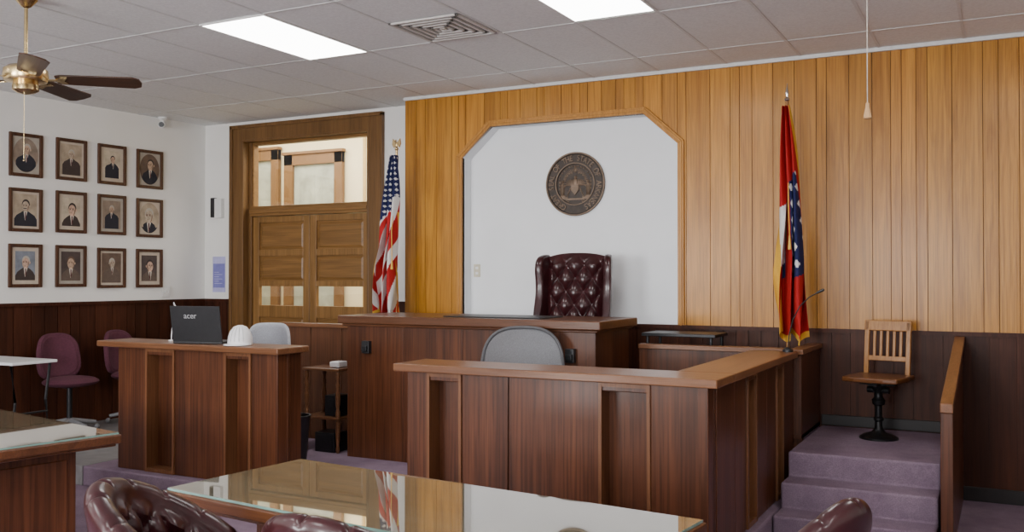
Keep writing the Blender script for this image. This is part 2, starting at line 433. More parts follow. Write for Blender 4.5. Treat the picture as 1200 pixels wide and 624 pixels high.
# vent
V=T('ceiling_vent','square white louvred air diffuser set in ceiling tile','vent',(-3.42,5.50,H-.002))
b=MB()
for k in range(5):
    s0=.27-k*.052; s1=s0-.022
    for a in (-1,1):
        b.box(min(a*s0,a*s1),max(a*s0,a*s1),-s0,s0,-.016,-.002); b.box(-s0,s0,min(a*s0,a*s1),max(a*s0,a*s1),-.016,-.002)
b.box(-.02,.02,-.02,.02,-.016,-.002)
b.obj('vent_louvre',VENTM,parent=V,bevel=.002)
b=MB(); b.box(-.265,.265,-.265,.265,-.003,-.0015); b.obj('vent_duct',plain('duct_dark',(.12,.11,.10),.8),parent=V)
# ---------------------------------------------------------------- ceiling fan
F=T('ceiling_fan','brass ceiling fan with five dark wooden blades','ceiling fan',(-5.31,3.71,H-.002))
b=MB(); b.cyl((0,0,-.45),(0,0,-.02),.011); b.obj('downrod',BRASS,parent=F,smooth=True)
b=MB(); b.lathe([(.065,0),(.065,-.02),(.03,-.06),(.012,-.07)]); b.obj('ceiling_canopy',BRASS,parent=F,smooth=True)
b=MB(); b.lathe([(.012,-.385),(.04,-.40),(.045,-.42),(.10,-.43),(.125,-.45),(.13,-.50),(.12,-.52),(.07,-.53),(.075,-.55),(.075,-.575),(.05,-.59),(.012,-.60)],n=32)
b.obj('motor_housing',BRASS,parent=F,smooth=True)
for k in range(5):
    a=math.radians(41+72*k)
    Bk=bpy.data.objects.new('fan_blade',None); COL.objects.link(Bk); Bk.parent=F; Bk.rotation_euler=(0,0,a); Bk.location=(0,0,-.50)
    b=MB()
    pts=[(.17,-.05),(.20,-.065),(.62,-.08),(.66,-.055),(.67,0),(.66,.055),(.62,.08),(.20,.065),(.17,.05)]
    b.prism(pts,'z',-.004,.004); o=b.obj('blade_board',FANW,parent=Bk,rot=(math.radians(-13),0,0),bevel=.002)
    b=MB(); b.prism([(.11,-.012),(.17,-.012),(.2,-.04),(.24,-.04),(.22,0),(.24,.04),(.2,.04),(.17,.012),(.11,.012)],'z',-.010,-.005)
    b.obj('blade_bracket',BRASS,parent=Bk,rot=(math.radians(-13),0,0))
b=MB(); b.cyl((.03,-.03,-1.0),(.03,-.03,-.59),.0015,n=6); b.sph((.03,-.03,-1.01),.006,8); b.obj('pull_chain',BRASS,parent=F,smooth=True)
# hanging pull cord on right
P=T('pull_cord','thin cotton cord hanging from ceiling with wooden bell pull','pull cord',(-.52,4.24,H-.002))
b=MB(); b.cyl((0,0,-1.0),(0,0,0),.0018,n=6); b.obj('cord',STRING,parent=P)
b=MB(); b.lathe([(.003,-.975),(.007,-.98),(.009,-1.00),(.015,-1.03),(.0165,-1.04),(.013,-1.045),(.002,-1.046)],n=16); b.obj('bell_pull',plain('pale_wood_bell',(.55,.33,.16),.4),parent=P,smooth=True)
b=MB(); b.lathe([(.02,0),(.018,-.01),(.006,-.016)],n=16); b.obj('ceiling_hook',WHITEMET,parent=P,smooth=True)
# security camera
Cc=T('security_camera','small white security camera on ceiling near wall','camera',(-8.02,7.2,H-.002))
b=MB(); b.lathe([(.05,0),(.05,-.02),(.02,-.04),(.015,-.06)],n=20); b.obj('camera_mount',WHITEMET,parent=Cc,smooth=True)
b=MB(); b.cyl((-.02,.03,-.075),(.05,-.06,-.09),.035,n=18); b.obj('camera_body',WHITEMET,parent=Cc,smooth=True)
b=MB(); b.cyl((.05,-.06,-.09),(.056,-.068,-.091),.028,n=18); b.obj('camera_lens',BLACK,parent=Cc,smooth=True)
# ---------------------------------------------------------------- portraits
suit=[plain('suit_%d'%i,c,.8) for i,c in enumerate([(.05,.035,.03),(.12,.085,.065),(.02,.02,.028)])]
bgm=[plain('portrait_backdrop_%d'%i,c,.7,ns=9,var=.3) for i,c in enumerate([(.40,.32,.23),(.13,.085,.06),(.52,.44,.33),(.26,.20,.15),(.07,.05,.045),(.20,.22,.26)])]
skin=[plain('portrait_face_%d'%i,c,.7,ns=38,var=.38) for i,c in enumerate([(.52,.36,.25),(.46,.37,.28),(.56,.37,.27)])]
shade=plain('portrait_face_shade',(.26,.17,.12),.8)
hair=[plain('portrait_hair_%d'%i,c,.8) for i,c in enumerate([(.04,.03,.025),(.45,.41,.35),(.14,.085,.055)])]
shirt=plain('portrait_shirt',(.62,.57,.49),.8); tie=plain('portrait_tie',(.10,.03,.03),.8)
def ell(cx,cz,rx,rz,n=24): return [(cx+rx*math.cos(2*pi*k/n),cz+rz*math.sin(2*pi*k/n)) for k in range(n)]
k=0
cols_y=[5.72,6.187,6.64,7.096]; rows_z=[2.755,2.23,1.70]
PR=random.Random(23)
HI=[1,1,0,0, 0,0,1,1, 1,2,1,0]; BG=[3,0,2,1, 0,2,3,0, 5,4,1,4]; SC=[1.3,1.2,1.0,1.5, 1.45,1.6,1.0,2.0, 1.45,1.55,1.25,1.6]
for r,zc in enumerate(rows_z):
    for c,yc in enumerate(cols_y):
        x,y,z=lw(yc,zc+R.uniform(-.008,.008),.001)
        hi=HI[k]; oval=(k in (0,3,7))
        hw={0:'dark-haired',1:'white-haired',2:'brown-haired'}[hi]
        lab=f'{"oval" if oval else "sepia" if r<2 else "faded"} portrait of {hw} man, dark wood frame'
        Pf=T('picture_frame',lab,'framed portrait',(x,y,z),LROT,'framed portraits hung in rows')
        w,h,t=.165,.205,.032
        b=MB()
        for a in (-1,1):
            b.box(min(a*w,a*(w-t)),max(a*w,a*(w-t)),.0,.026,-h,h); b.box(-w+t,w-t,.0,.026,min(a*h,a*(h-t)),max(a*h,a*(h-t)))
        b.obj('frame_moulding',FRAMEW,parent=Pf,bevel=.006)
        b=MB(); b.box(-w+t,w-t,.002,.008,-h+t,h-t); b.obj('mat_board',PAPERM if k%3 else PAPERM2,parent=Pf)
        mg=(.030,.022,.036)[k%3] if not oval else .010
        b=MB(); pw,ph=w-t-mg,h-t-mg
        y0=.0085; sc=SC[k]
        turn=PR.choice([-1,1])*PR.uniform(.002,.006)*sc
        cx=PR.uniform(-.010,.010); hz=ph*.66-.045*sc+.006
        b.mi=0
        if oval: b.prism(ell(0,0,pw,ph,32),'y',y0,y0+.001)
        else: b.box(-pw,pw,y0,y0+.001,-ph,ph)
        nb=hz-.036*sc; sw=min(pw,.080*sc)
        lim=(lambda xx:-ph*math.sqrt(max(0,1-(xx/pw)**2))*.98) if oval else (lambda xx:-ph)
        b.mi=1
        sw2=sw if not oval else min(sw,pw*.80)
        body=[(xx,lim(xx)) for xx in [(-sw2+2*sw2*q/10) for q in range(11)]]
        b.prism(body+[(sw2,max(nb-.050*sc,lim(sw2)+.004)),(sw2*.8,nb-.026*sc),(cx+.035*sc,nb-.010*sc),(cx+.016*sc,nb+.004),(cx-.016*sc,nb+.004),(cx-.035*sc,nb-.010*sc),(-sw2*.8,nb-.026*sc),(-sw2,max(nb-.050*sc,lim(sw2)+.004))],'y',y0+.001,y0+.0016)
        bot=max(nb-.060*sc,-ph+.004)
        b.mi=4; b.prism([(cx-.013*sc,nb),(cx+.013*sc,nb),(cx+turn,bot)],'y',y0+.0016,y0+.002)
        b.mi=5; b.prism([(cx-.004*sc,nb-.006),(cx+.004*sc,nb-.006),(cx+.004*sc,bot+.02),(cx,bot+.004),(cx-.004*sc,bot+.02)],'y',y0+.002,y0+.0023)
        b.mi=3; b.prism(ell(cx-turn*.5,hz+.009*sc,.027*sc,.034*sc),'y',y0+.0016,y0+.0021)
        b.mi=2; b.prism(ell(cx,hz-.004*sc,.0235*sc,.034*sc),'y',y0+.0021,y0+.0026); b.box(cx-.012*sc,cx+.012*sc,y0+.0015,y0+.0024,nb-.002,hz-.025*sc)
        for e in (-1,1): b.prism(ell(cx+e*.0245*sc-turn,hz-.002*sc,.004*sc,.008*sc,10),'y',y0+.0016,y0+.0024)
        b.mi=6; sd=1 if turn<0 else -1
        b.prism([(cx+sd*.0225*sc,hz+.010*sc),(cx+sd*.0232*sc,hz-.006*sc),(cx+sd*.018*sc,hz-.026*sc),(cx+sd*.006*sc,hz-.037*sc),(cx+sd*.012*sc,hz-.020*sc),(cx+sd*.016*sc,hz-.002*sc)],'y',y0+.0026,y0+.0027)
        for e in (-1,1): b.prism(ell(cx+turn+e*.0095*sc,hz+.002*sc,.006*sc,.0040*sc,10),'y',y0+.0026,y0+.0027)
        b.prism([(cx+turn,hz+.002*sc),(cx+turn+.005*sc*sd,hz-.011*sc),(cx+turn-.003*sc,hz-.011*sc)],'y',y0+.0026,y0+.0027)
        b.box(cx+turn-.0075*sc,cx+turn+.0075*sc,y0+.0026,y0+.0028,hz-.0212*sc,hz-.0192*sc)
        b.mi=3 if hi!=1 else 5
        for e in (-1,1):
            b.prism(ell(cx+turn+e*.0095*sc,hz+.002*sc,.0028*sc,.0022*sc,8),'y',y0+.0027,y0+.0029); b.box(cx+turn+e*.0095*sc-.006*sc,cx+turn+e*.0095*sc+.006*sc,y0+.0027,y0+.0029,hz+.007*sc,hz+.0088*sc)
        if k in (4,6): b.box(cx+turn-.012*sc,cx+turn+.012*sc,y0+.0027,y0+.003,hz-.019*sc,hz-.014*sc)
        b.obj('portrait_print',[bgm[BG[k]],suit[PR.randrange(3)],skin[k%3],hair[hi],shirt,tie,shade],parent=Pf)
        k+=1
# wall gadgets on door wall
Wd=T('wall_intercom','white wall box with black speaker face','intercom',(-7.84,YD-.001,2.37))
b=MB(); b.box(-.03,.075,-.05,0,-.11,.11); b.obj('intercom_body',WHITEMET,parent=Wd,bevel=.006)
b=MB(); b.box(-.085,-.032,-.055,0,-.10,.12); b.obj('intercom_face',BLACK,parent=Wd,bevel=.006)
b=MB(); b.mi=0; b.box(-.095,.095,-.003,0,-.20,.20); b.mi=1; b.box(-.088,.088,-.004,-.003,-.15,.12); b.mi=2
for q in range(6): b.box(-.07,.0+.05*(q%2),-.0048,-.004,.02-.025*q,.026-.025*q)
b.box(-.07,.07,-.0048,-.003,.14,.16)
b.obj('wall_poster',[PLIL,PVIO,PLIL],loc=(-7.84,YD-.001,1.63),label='lilac printed notice taped to white wall',cat='poster')
Sw=T('light_switch','white light switch plate above wainscot','light switch',lw(7.32,1.44,.002),LROT)
b=MB(); b.box(-.055,.055,0,.008,-.06,.06); b.obj('switch_plate',WHITEMET,parent=Sw,bevel=.003)
for a in (-.02,.02):
    b=MB(); b.box(a-.006,a+.006,.008,.02,-.012,.012); b.obj('switch_toggle',WHITEMET,parent=Sw)
Ol=T('wall_outlet','ivory wall outlet plate inside plastered niche','outlet',(-4.40,YB+.149,1.66))
b=MB(); b.box(-.035,.035,-.006,0,-.06,.06); b.obj('outlet_plate',plain('ivory_plastic',(.6,.55,.42),.4),parent=Ol,bevel=.003)
for a in (-.025,.025):
    b=MB(); b.box(-.014,.014,-.009,-.006,a-.012,a+.012); b.obj('outlet_socket',WPLAS,parent=Ol)
# ---------------------------------------------------------------- state seal
Se=T('wall_seal','round bronze state seal plaque mounted on white niche wall','wall plaque',(-3.39,YB+.148,2.427))
MY=Matrix.Rotation(pi/2,4,'X')   # local z -> -y
b=MB(); b.lathe([(.283,0),(.285,.012),(.278,.022),(.268,.022),(.262,.014),(.192,.014),(.188,.02),(.180,.02),(.176,.010),(.10,.011),(.001,.012)],n=72,M=MY); b.obj('plaque_disc',BRONZED,parent=Se,smooth=True)
b=MB()
b.lathe([(.284,.012),(.284,.024),(.272,.024),(.272,.012),(.284,.012)],n=72,M=MY)
for q in range(72):
    a=2*pi*q/72; b.sph((.277*math.cos(a),-.024,.277*math.sin(a)),.005,6)
bad=[fc for fc in b.bm.faces if len(fc.verts)>20]; bmesh.ops.delete(b.bm,geom=bad,context='FACES_ONLY')
b.obj('plaque_rim',BRONZE,parent=Se,smooth=True)
b=MB(); b.lathe([(.190,.012),(.190,.023),(.182,.023),(.182,.012),(.190,.012)],n=72,M=MY)
bad=[fc for fc in b.bm.faces if len(fc.verts)>20]; bmesh.ops.delete(b.bm,geom=bad,context='FACES_ONLY')
b.obj('plaque_inner_ring',BRONZE,parent=Se,smooth=True)
txt='GREAT SEAL OF THE STATE OF ARKANSAS'
n=len(txt)
for i,ch in enumerate(txt):
    if ch==' ': continue
    b=MB()
    a=math.radians(242-304*i/(n-1)); rr=.229
    M=Matrix.Translation((rr*math.cos(a),-.018,rr*math.sin(a)))@Matrix.Rotation(pi/2,4,'X')@Matrix.Rotation(a-pi/2,4,'Z')@Matrix.Diagonal((.82,1,1,1))
    b.text(ch,.074,M,.006)
    b.obj('raised_letter',BRONZE,parent=Se)
b=MB() # emblem relief: eagle, shield, angel, supporters, rays
b.sph((0,-.012,.01),(.026,.014,.045),16); b.sph((.004,-.016,.062),(.014,.012,.015),12); b.cyl((.013,-.018,.062),(.028,-.018,.055),.006,.001,8)
for sgn in (-1,1):
    for q in range(7):
        a=math.radians(4+q*13); L=.088-.005*q
        c=Vector((sgn*(.024+L*.5*math.cos(a)),-.011,.002+L*.5*math.sin(a)-.015))
        b.sph(c,(L*.52,.007,.0055),10,rot=(0,-sgn*a,0))
    b.sph((sgn*.125,-.011,-.045),(.022,.010,.058),12); b.sph((sgn*.122,-.013,.022),.013,8); b.sph((sgn*.105,-.012,-.02),(.024,.007,.008),8,rot=(0,sgn*.6,0))
    for q in range(4): b.sph((sgn*(.112+.009*q),-.018,-.055),(.0028,.006,.045),6)
    b.sph((sgn*.12,-.010,-.105),(.028,.008,.014),8)
    for q in range(6): b.sph((sgn*(.046+.007*q),-.012,-.035-.016*q),(.013,.007,.005),6,rot=(0,sgn*.7,0))
    for q in range(5): b.sph((sgn*(.033+.022*q),-.011,.100-.010*q*q*.6),(.010,.006,.008),6)
    for q in range(3): b.sph((sgn*.150,-.011,.02-.03*q),(.008,.006,.012),6)
    for q in range(4): b.sph((sgn*(.07+.016*q),-.011,-.155+.012*q),(.010,.006,.006),6)
    for q in range(5): b.sph((sgn*(.095+.004*q),-.010,.075-.016*q),(.006,.005,.006),6)
b.prism([(-.036,.0),(.036,.0),(.036,-.055),(.0,-.10),(-.036,-.055)],'y',-.022,-.008)
for q in (-1,0,1): b.box(-.030,.030,-.027,-.022,-.035+q*.022-.006,-.035+q*.022+.004)
b.box(-.09,.09,-.018,-.008,-.142,-.126); b.box(-.13,-.07,-.016,-.008,-.134,-.114); b.box(.07,.13,-.016,-.008,-.134,-.114)
b.sph((0,-.011,.125),(.016,.008,.024),10); b.sph((0,-.012,.155),.010,8)
for q in range(15):
    a=pi*(.10+.80*q/14)
    if abs(q-7)<1: continue
    b.sph((.160*math.cos(a),-.011,.160*math.sin(a)),.0075,6)
for q in range(26):
    a=pi*(.03+.94*q/25); b.cyl((.090*math.cos(a),-.011,.025+.090*math.sin(a)),(.122*math.cos(a),-.011,.018+.122*math.sin(a)),.0035,.0018,6)
b.obj('plaque_emblem',BRONZE,parent=Se,smooth=True)
# ---------------------------------------------------------------- panel runs
def run(parent,name,L,segs,z0,z1,loc,rz,depth=.1,mat=DARK_Z):
    b=MB(); b.box(0,L,depth,depth+.03,z0,z1)
    for t,a,c in segs:
        if t=='p': b.box(a+.002,c-.002,0,depth,z0,z1)
        elif t=='r': b.box(a,c,.0,depth,z1-.05,z1-.002)
    b.obj(name,mat,parent=parent,loc=loc,rot=(0,0,rz),bevel=.004)
    for t,a,c in segs:
        if t=='r':
            b=MB()
            b.box(a-.004,a+.014,-.012,depth-.002,z0+.002,z1-.004); b.box(c-.014,c+.004,-.012,depth-.002,z0+.002,z1-.004)
            b.box(a+.012,c-.012,-.010,depth-.002,z1-.026,z1-.004); b.box(a+.012,c-.012,-.010,depth-.002,z0+.002,z0+.03)
            b.obj('recess_edging',EDGE,parent=parent,loc=loc,rot=(0,0,rz))
# witness / reporter box
WS=T('witness_stand','dark walnut panelled witness stand with wide oak counter','witness stand',(-3.15,4.66,0))
Z0,Z1=.0,1.045
run(WS,'front_panel',1.82,[('p',0,.15),('r',.15,.375),('p',.375,.68),('p',.68,1.23),('r',1.23,1.51),('p',1.51,1.82)],Z0,Z1,(0,0,0),0)
run(WS,'side_panel',1.95,[('p',.0,.36),('p',.36,.62),('r',.62,.84),('p',.84,1.14),('p',1.14,1.40),('r',1.40,1.60),('p',1.60,1.95)],.152,Z1,(1.825,0.133,0),pi/2,.06)
b=MB(); b.box(1.66,1.80,.005,.13,0,Z1); b.obj('corner_post',DARK_Z,parent=WS,bevel=.004)
b=MB(); b.box(-.0,.03,.135,.3,.152,Z1); b.obj('end_panel',DARK_Z,parent=WS)
b=MB(); b.prism([(-.06,-.06),(1.88,-.06),(1.88,.30),(-.06,.30)],'z',Z1,Z1+.045); b.obj('front_counter',CAP_X,parent=WS,bevel=.006)
b=MB(); b.prism([(1.88,.302),(1.88,1.98),(1.56,1.98),(1.56,.302)],'z',Z1,Z1+.045); b.obj('side_counter',CAP_Y,parent=WS,bevel=.006)
LWp=T('low_partition','dark walnut half wall with narrow cap behind witness stand','half wall',(-1.33,6.78,0))
b=MB(); b.box(0,.06,-.02,.71,.47,1.06); b.box(-1.14,-.002,-.0,.06,.47,1.06); b.box(-1.14,0.06,-.0,.06,.155,.47) ; b.box(.0,.06,-.03,.71,.47,.5)
b.obj('partition_panel',DARK_Z,parent=LWp,bevel=.003)
b=MB(); b.box(-.02,.08,-.06,.71,1.06,1.095); b.box(-1.14,-.02,-.02,.08,1.06,1.095); b.obj('partition_cap',CAP_X,parent=LWp,bevel=.004)
# judge bench
JB=T('judge_bench','large dark walnut judge bench with thick overhanging top','judge bench',(-4.80,6.10,.15))
b=MB(); L=2.17
b.box(.07,.07+L,.05,.70,0,1.06)
for q in range(4):
    xa=.07+q*L/4; b.box(xa+.001,xa+L/4-.001,.042,.052,0,1.06)
b.obj('bench_body',DARK_Z,parent=JB,bevel=.002)
b=MB(); b.box(0,2.29,0,.755,1.075,1.14); b.box(.03,2.26,.02,.74,1.055,1.075); b.obj('bench_top',BENCHCAP,parent=JB,bevel=.008)
for xa,zz in ((.24,.84),(2.02,.84)):
    b=MB(); b.box(xa,xa+.07,.0,.041,zz,zz+.10); b.box(xa+.01,xa+.06,-.02,.0,zz+.02,zz+.06); b.obj('power_box',BLACK,parent=JB,bevel=.004)
DP=MB(); DP.box(-.42,.42,-.20,.2,0,.008); DP.obj('desk_pad',BLACK,loc=(-3.45,6.42,1.291),label='flat black desk pad lying on judge bench top',cat='desk pad',bevel=.003)
# low partition left of bench
b2=T('low_partition','stained wooden half wall with flat cap beside judge bench','half wall',(-5.9,6.68,.15))
b=MB(); b.box(0,1.05,0,.04,0,1.0); 
for q in range(3): b.box(.35*q+.003,.35*q+.347,-.008,.0,0,1.0)
b.obj('partition_panel',PART,parent=b2)
b=MB(); b.box(-.03,1.08,-.03,.07,1.0,1.035); b.obj('partition_cap',CAP_X,parent=b2,bevel=.004)
# clerk desk
CD=T('clerk_desk','dark walnut panelled clerk desk with oak counter','desk',(-6.0,4.97,.15))
run(CD,'front_panel',1.58,[('p',0,.31),('r',.31,.60),('p',.60,1.10),('r',1.10,1.34),('p',1.34,1.58)],0,.92,(0,0,0),0)
b=MB(); b.box(1.552,1.58,.132,.24,0,.92); b.obj('side_panel',DARK_Z,parent=CD)
b=MB(); b.box(0,.028,.132,.24,0,.92); b.obj('side_panel',DARK_Z,parent=CD)
b=MB(); b.prism([(-.17,-.06),(1.63,-.06),(1.63,.27),(-.17,.27)],'z',.92,.965); b.obj('desk_counter',CAP_X,parent=CD,bevel=.008)
# rail wall right of steps
HR=T('stair_rail','sloping oak handrail on dark solid half wall beside steps','handrail',(-.30,5.80,0))
b=MB(); b.prism([(0,0),(0,.85),(YB-5.80-.05,1.13),(YB-5.80-.05,0)],'x',-.018,.018); b.obj('rail_panel',DARK_Z,parent=HR,bevel=.003)
b=MB(); b.prism([(-.03,.84),(-.03,.895),(YB-5.80-.05,1.175),(YB-5.80-.05,1.13)],'x',-.034,.034); b.obj('rail_cap',CAP_Y,parent=HR,bevel=.006)
b=MB(); b.box(-.032,.032,-.028,.0,0,.84); b.obj('rail_post',DARK_Z,parent=HR,bevel=.004)
# ---------------------------------------------------------------- attorney tables
def atable(label,loc,rz,W_,D_):
    t=T('table',label,'table',loc,rz,'glass-topped wooden tables')
    b=MB(); b.box(0,W_,-D_,0,.70,.75); b.box(.02,W_-.02,-D_+.02,-.02,.685,.70); b.obj('table_top',TABLEW,parent=t,bevel=.012)
    b=MB(); b.mi=1; b.box(.012,W_-.012,-D_+.012,-.012,.7505,.7595); b.mi=0
    b.box(.014,W_-.014,-D_+.014,-.014,.7596,.7602); b.obj('glass_sheet',[TGLASS,GEDGE],parent=t)
    b=MB(); b.box(.2,W_-.2,-D_+.30,-.15,.05,.685); b.box(.18,W_-.18,-D_+.28,-.13,.0,.06)
    for xa in (.2,W_-.2):
        b.box(xa-.008,xa+.008,-D_+.35,-.2,.15,.62)
    b.obj('table_base',DARK_Z,parent=t,bevel=.006)
    return t
atable('long dark wooden table with reflective glass top',(-2.90,3.42,0),math.radians(-6),1.99,.74)
atable('dark wooden table with glass top and solid base',(-6.206,3.904,0),math.radians(-10.5),2.0,1.0)
# ---------------------------------------------------------------- chairs
def tuft(x,z,a,c):
    p=x/a+z/c; q=x/a-z/c
    return (abs(math.sin(pi*p))*abs(math.sin(pi*q)))**.5
def tub(label,loc,rz,ex=1.5,ht=.27,wx=1.08):
    t=T('armchair',label,'chair',loc,rz,'burgundy leather chairs at the tables')
    b=MB()
    def f(u,v):
        ph=math.radians(-112+224*u)
        top=.64+ht*max(0,math.cos(ph*.78))**ex
        if v<.3:
            w=v/.3; r=.275+.015*w; z=.40+(top-.06-.40)*w
        elif v<.68:
            w=(v-.3)/.38; an=w*pi; r=.245+.045*math.cos(an); z=top-.06+.062*math.sin(an)**.8
            z+=-.012*(1-abs(math.sin(ph*7)))**6*math.sin(an)
        else:
            w=(v-.68)/.32; r=.200; z=top-.06+(.44-(top-.06))*w
            r-=.036*tuft(ph*.24,z-top,.115,.16)*min(1,w*7,(1-w)*6+.2)
        lean=max(0,(z-.45))*.16*max(0,math.cos(ph))
        return Vector((math.sin(ph)*(r*wx),-math.cos(ph)*r-lean,z))
    V=b.grid(130,80,f)
    for i in (0,-1):
        ring=[row[i] for row in V]
        try: b.bm.faces.new(ring)
        except: pass
    b.obj('backrest',LEATH,parent=t,smooth=True)
    b=MB()
    b.sph((0,.03,.44),(.24,.26,.07),24); b.cyl((0,0,.36),(0,0,.42),.2,n=24); b.obj('seat',LEATH,parent=t,smooth=True)
    b=MB(); b.cyl((0,0,.1),(0,0,.36),.03); b.obj('column',IRON,parent=t,smooth=True)
    for q in range(5):
        a=2*pi*q/5
        b=MB(); b.tube([(0,0,.12),(.13*math.cos(a),.13*math.sin(a),.10),(.24*math.cos(a),.24*math.sin(a),.065)],[.03,.024,.018],8)
        b.sph((.245*math.cos(a),.245*math.sin(a),.03),(.028,.028,.03),12); b.obj('leg',TABLEW,parent=t,smooth=True)
    return t
c1=tub('burgundy tufted leather armchair turned beside the glass table',(-2.39,2.31,0),math.radians(-58),1.2,.285,1.16)
dup(c1,(-1.76,2.42,0),math.radians(0),'burgundy leather armchair pushed up to glass table')
tub('burgundy leather armchair at the end of glass table',(-.72,3.20,0),math.radians(66),3.0,.275,1.0)
# judge chair
JC=T('executive_chair','high-back burgundy button-tufted leather judge chair with wings','chair',(-3.19,7.20,.468),math.radians(6))
W0=.255
def ztop(x): return 1.335-.035*abs(x/W0)**2.5
b=MB()
def f(u,v):
    x=(u*2-1)*W0; z=.46+(ztop(x)-.46)*v
    w=1-.03*(1-v)
    e=min(1,8*min(u,1-u),10*min(v,1-v)); d=.03+.05*tuft(x,z-.46,.155,.22)*e
    d*=math.sin(min(1,e)*pi/2)*.9+.1
    return Vector((x*w,-.02-d+.10*(z-.5)*1.0,z))
b.grid(96,120,f)
b.obj('backrest',LEATHD,parent=JC,smooth=True)
b=MB()
b.prism([(-W0,.40),(W0,.40)]+[(W0*(1-q/8)*1.03,ztop(W0*(1-q/8))) for q in range(17)],'y',.0,.06)
for v in b.bm.verts: v.co.y+=.10*(v.co.z-.5)-.01
b.obj('back_shell',LEATHD,parent=JC,bevel=.02,smooth=True)
for sg in (-1,1):
    b=MB()
    prof=[(.06,.62),(-.08,.63),(-.14,.70),(-.155,.78),(-.135,.88),(-.115,.98),(-.12,1.08),(-.145,1.17),(-.15,1.24),(-.125,1.295),(-.07,1.32),(.0,1.325),(.06,1.315)]
    # pillow-like wing: inset rings on both faces
    rings=[]
    cy=sum(p[0] for p in prof)/len(prof); cz=sum(p[1] for p in prof)/len(prof)
    for xo,k1 in ((-.010,.72),(.0,.90),(.012,.98),(.026,1.0),(.040,.97),(.052,.88),(.060,.70)):
        rr_=[]
        for (py,pz) in prof:
            yy=cy+(py-cy)*k1; zz=cz+(pz-cz)*(1-(1-k1)*.18)
            rr_.append(b.bm.verts.new((sg*(W0-.012+xo+max(0,-yy)*.24),yy+.10*(zz-.5),zz)))
        rings.append(rr_)
    for A_,B_ in zip(rings,rings[1:]):
        for i in range(len(prof)): b.bm.faces.new((A_[i],A_[(i+1)%len(prof)],B_[(i+1)%len(prof)],B_[i]))
    b.bm.faces.new(rings[0]); b.bm.faces.new(rings[-1])
    b.obj('wing',LEATHD,parent=JC,smooth=True,sub=2)
    b=MB(); b.box(sg*.25-.04 if sg>0 else -.29,sg*.25+.04 if sg>0 else -.21,-.30,.05,.55,.64); b.box(sg*.25-.025 if sg>0 else -.275,sg*.25+.025 if sg>0 else -.225,-.26,.0,.36,.56)
    b.obj('armrest',LEATHD,parent=JC,bevel=.02,smooth=True)
b=MB(); b.box(-.24,.24,-.30,.0,.36,.46); b.obj('seat',LEATHD,parent=JC,bevel=.035,smooth=True)
b=MB(); b.cyl((0,-.1,.08),(0,-.1,.36),.03); b.obj('column',IRON,parent=JC,smooth=True)
for q in range(5):
    a=2*pi*q/5+.3; b=MB(); b.tube([(0,-.1,.1),(.2*math.cos(a),-.1+.2*math.sin(a),.06)],[.028,.02],8); b.sph((.2*math.cos(a),-.1+.2*math.sin(a),.028),.027,10); b.obj('leg',TABLEW,parent=JC,smooth=True)
# office chairs
def office(name,label,loc,rz,backm,seatm,backh=(.55,1.0),bw=.24,group=None,curve=.10,framem=BLACK,thick=.022,fr=.014,rnd=2.6):
    t=T(name,label,'chair',loc,rz,group)
    b=MB(); z0,z1=backh
    def bf(u,v):
        a=(u*2-1); vv=(v*2-1)
        m=max(abs(a),abs(vv),1e-6); L=(abs(a)**rnd+abs(vv)**rnd)**(1/rnd)
        k=m/max(L,1e-6); ax=a*k; az=vv*k
        return Vector((ax*bw*(1.0-.08*az),-.22+curve*ax*ax*.6+.012*az**2-((az+1)/2*.06),(z0+z1)/2+(z1-z0)/2*az))
    b.grid(24,20,bf); b.obj('backrest',backm,parent=t,smooth=True,solid=thick)
    b=MB(); pts=[]
    for i in range(25): pts.append(bf(i/24,1))
    for j in range(21): pts.append(bf(1,1-j/20))
    for i in range(25): pts.append(bf(1-i/24,0))
    for j in range(21): pts.append(bf(0,j/20))
    b.tube([p for i,p in enumerate(pts) if i==0 or (p-pts[i-1]).length>1e-4],fr,8); b.obj('back_frame',framem,parent=t,smooth=True)
    b=MB(); b.sph((0,.02,.47),(.25,.24,.055),24); b.obj('seat',seatm,parent=t,smooth=True)
    b=MB(); b.tube([(0,-.0,.41),(0,-.2,.42),(0,-.285,.5),(0,-.28,z0+.12)],.018,8); b.cyl((0,0,.1),(0,0,.43),.025); b.obj('column',BLACK,parent=t,smooth=True)
    for q in range(5):
        a=2*pi*q/5+.4; b=MB(); b.tube([(0,0,.11),(.24*math.cos(a),.24*math.sin(a),.07)],[.025,.016],8); b.sph((.25*math.cos(a),.25*math.sin(a),.027),.026,10)
        b.obj('leg',CBASE,parent=t,smooth=True)
    return t
office('office_chair','dark grey mesh-back office chair inside witness stand',(-2.93,5.72,.151),math.radians(180+25),MESHG,BLACK,(.58,1.09),.285,framem=GFRAME,fr=.012,thick=.006,rnd=2.9)
office('office_chair','light grey mesh-back office chair behind clerk desk',(-5.22,5.65,.151),math.radians(180+20),MESHW,MESHW,(.62,1.065),.18,framem=MFRAMEW,fr=.012,rnd=5)
oc=office('office_chair','mauve upholstered swivel chair near white table',(-7.78,5.90,.151),math.radians(-97),MAUVE,MAUVE,(.50,.89),.19,'mauve swivel chairs along the wainscot',framem=MAUVE,thick=.05,fr=.025,rnd=3.2)
dup(oc,(-7.74,6.62,.151),math.radians(-80),'mauve swivel chair standing against dark wainscot')
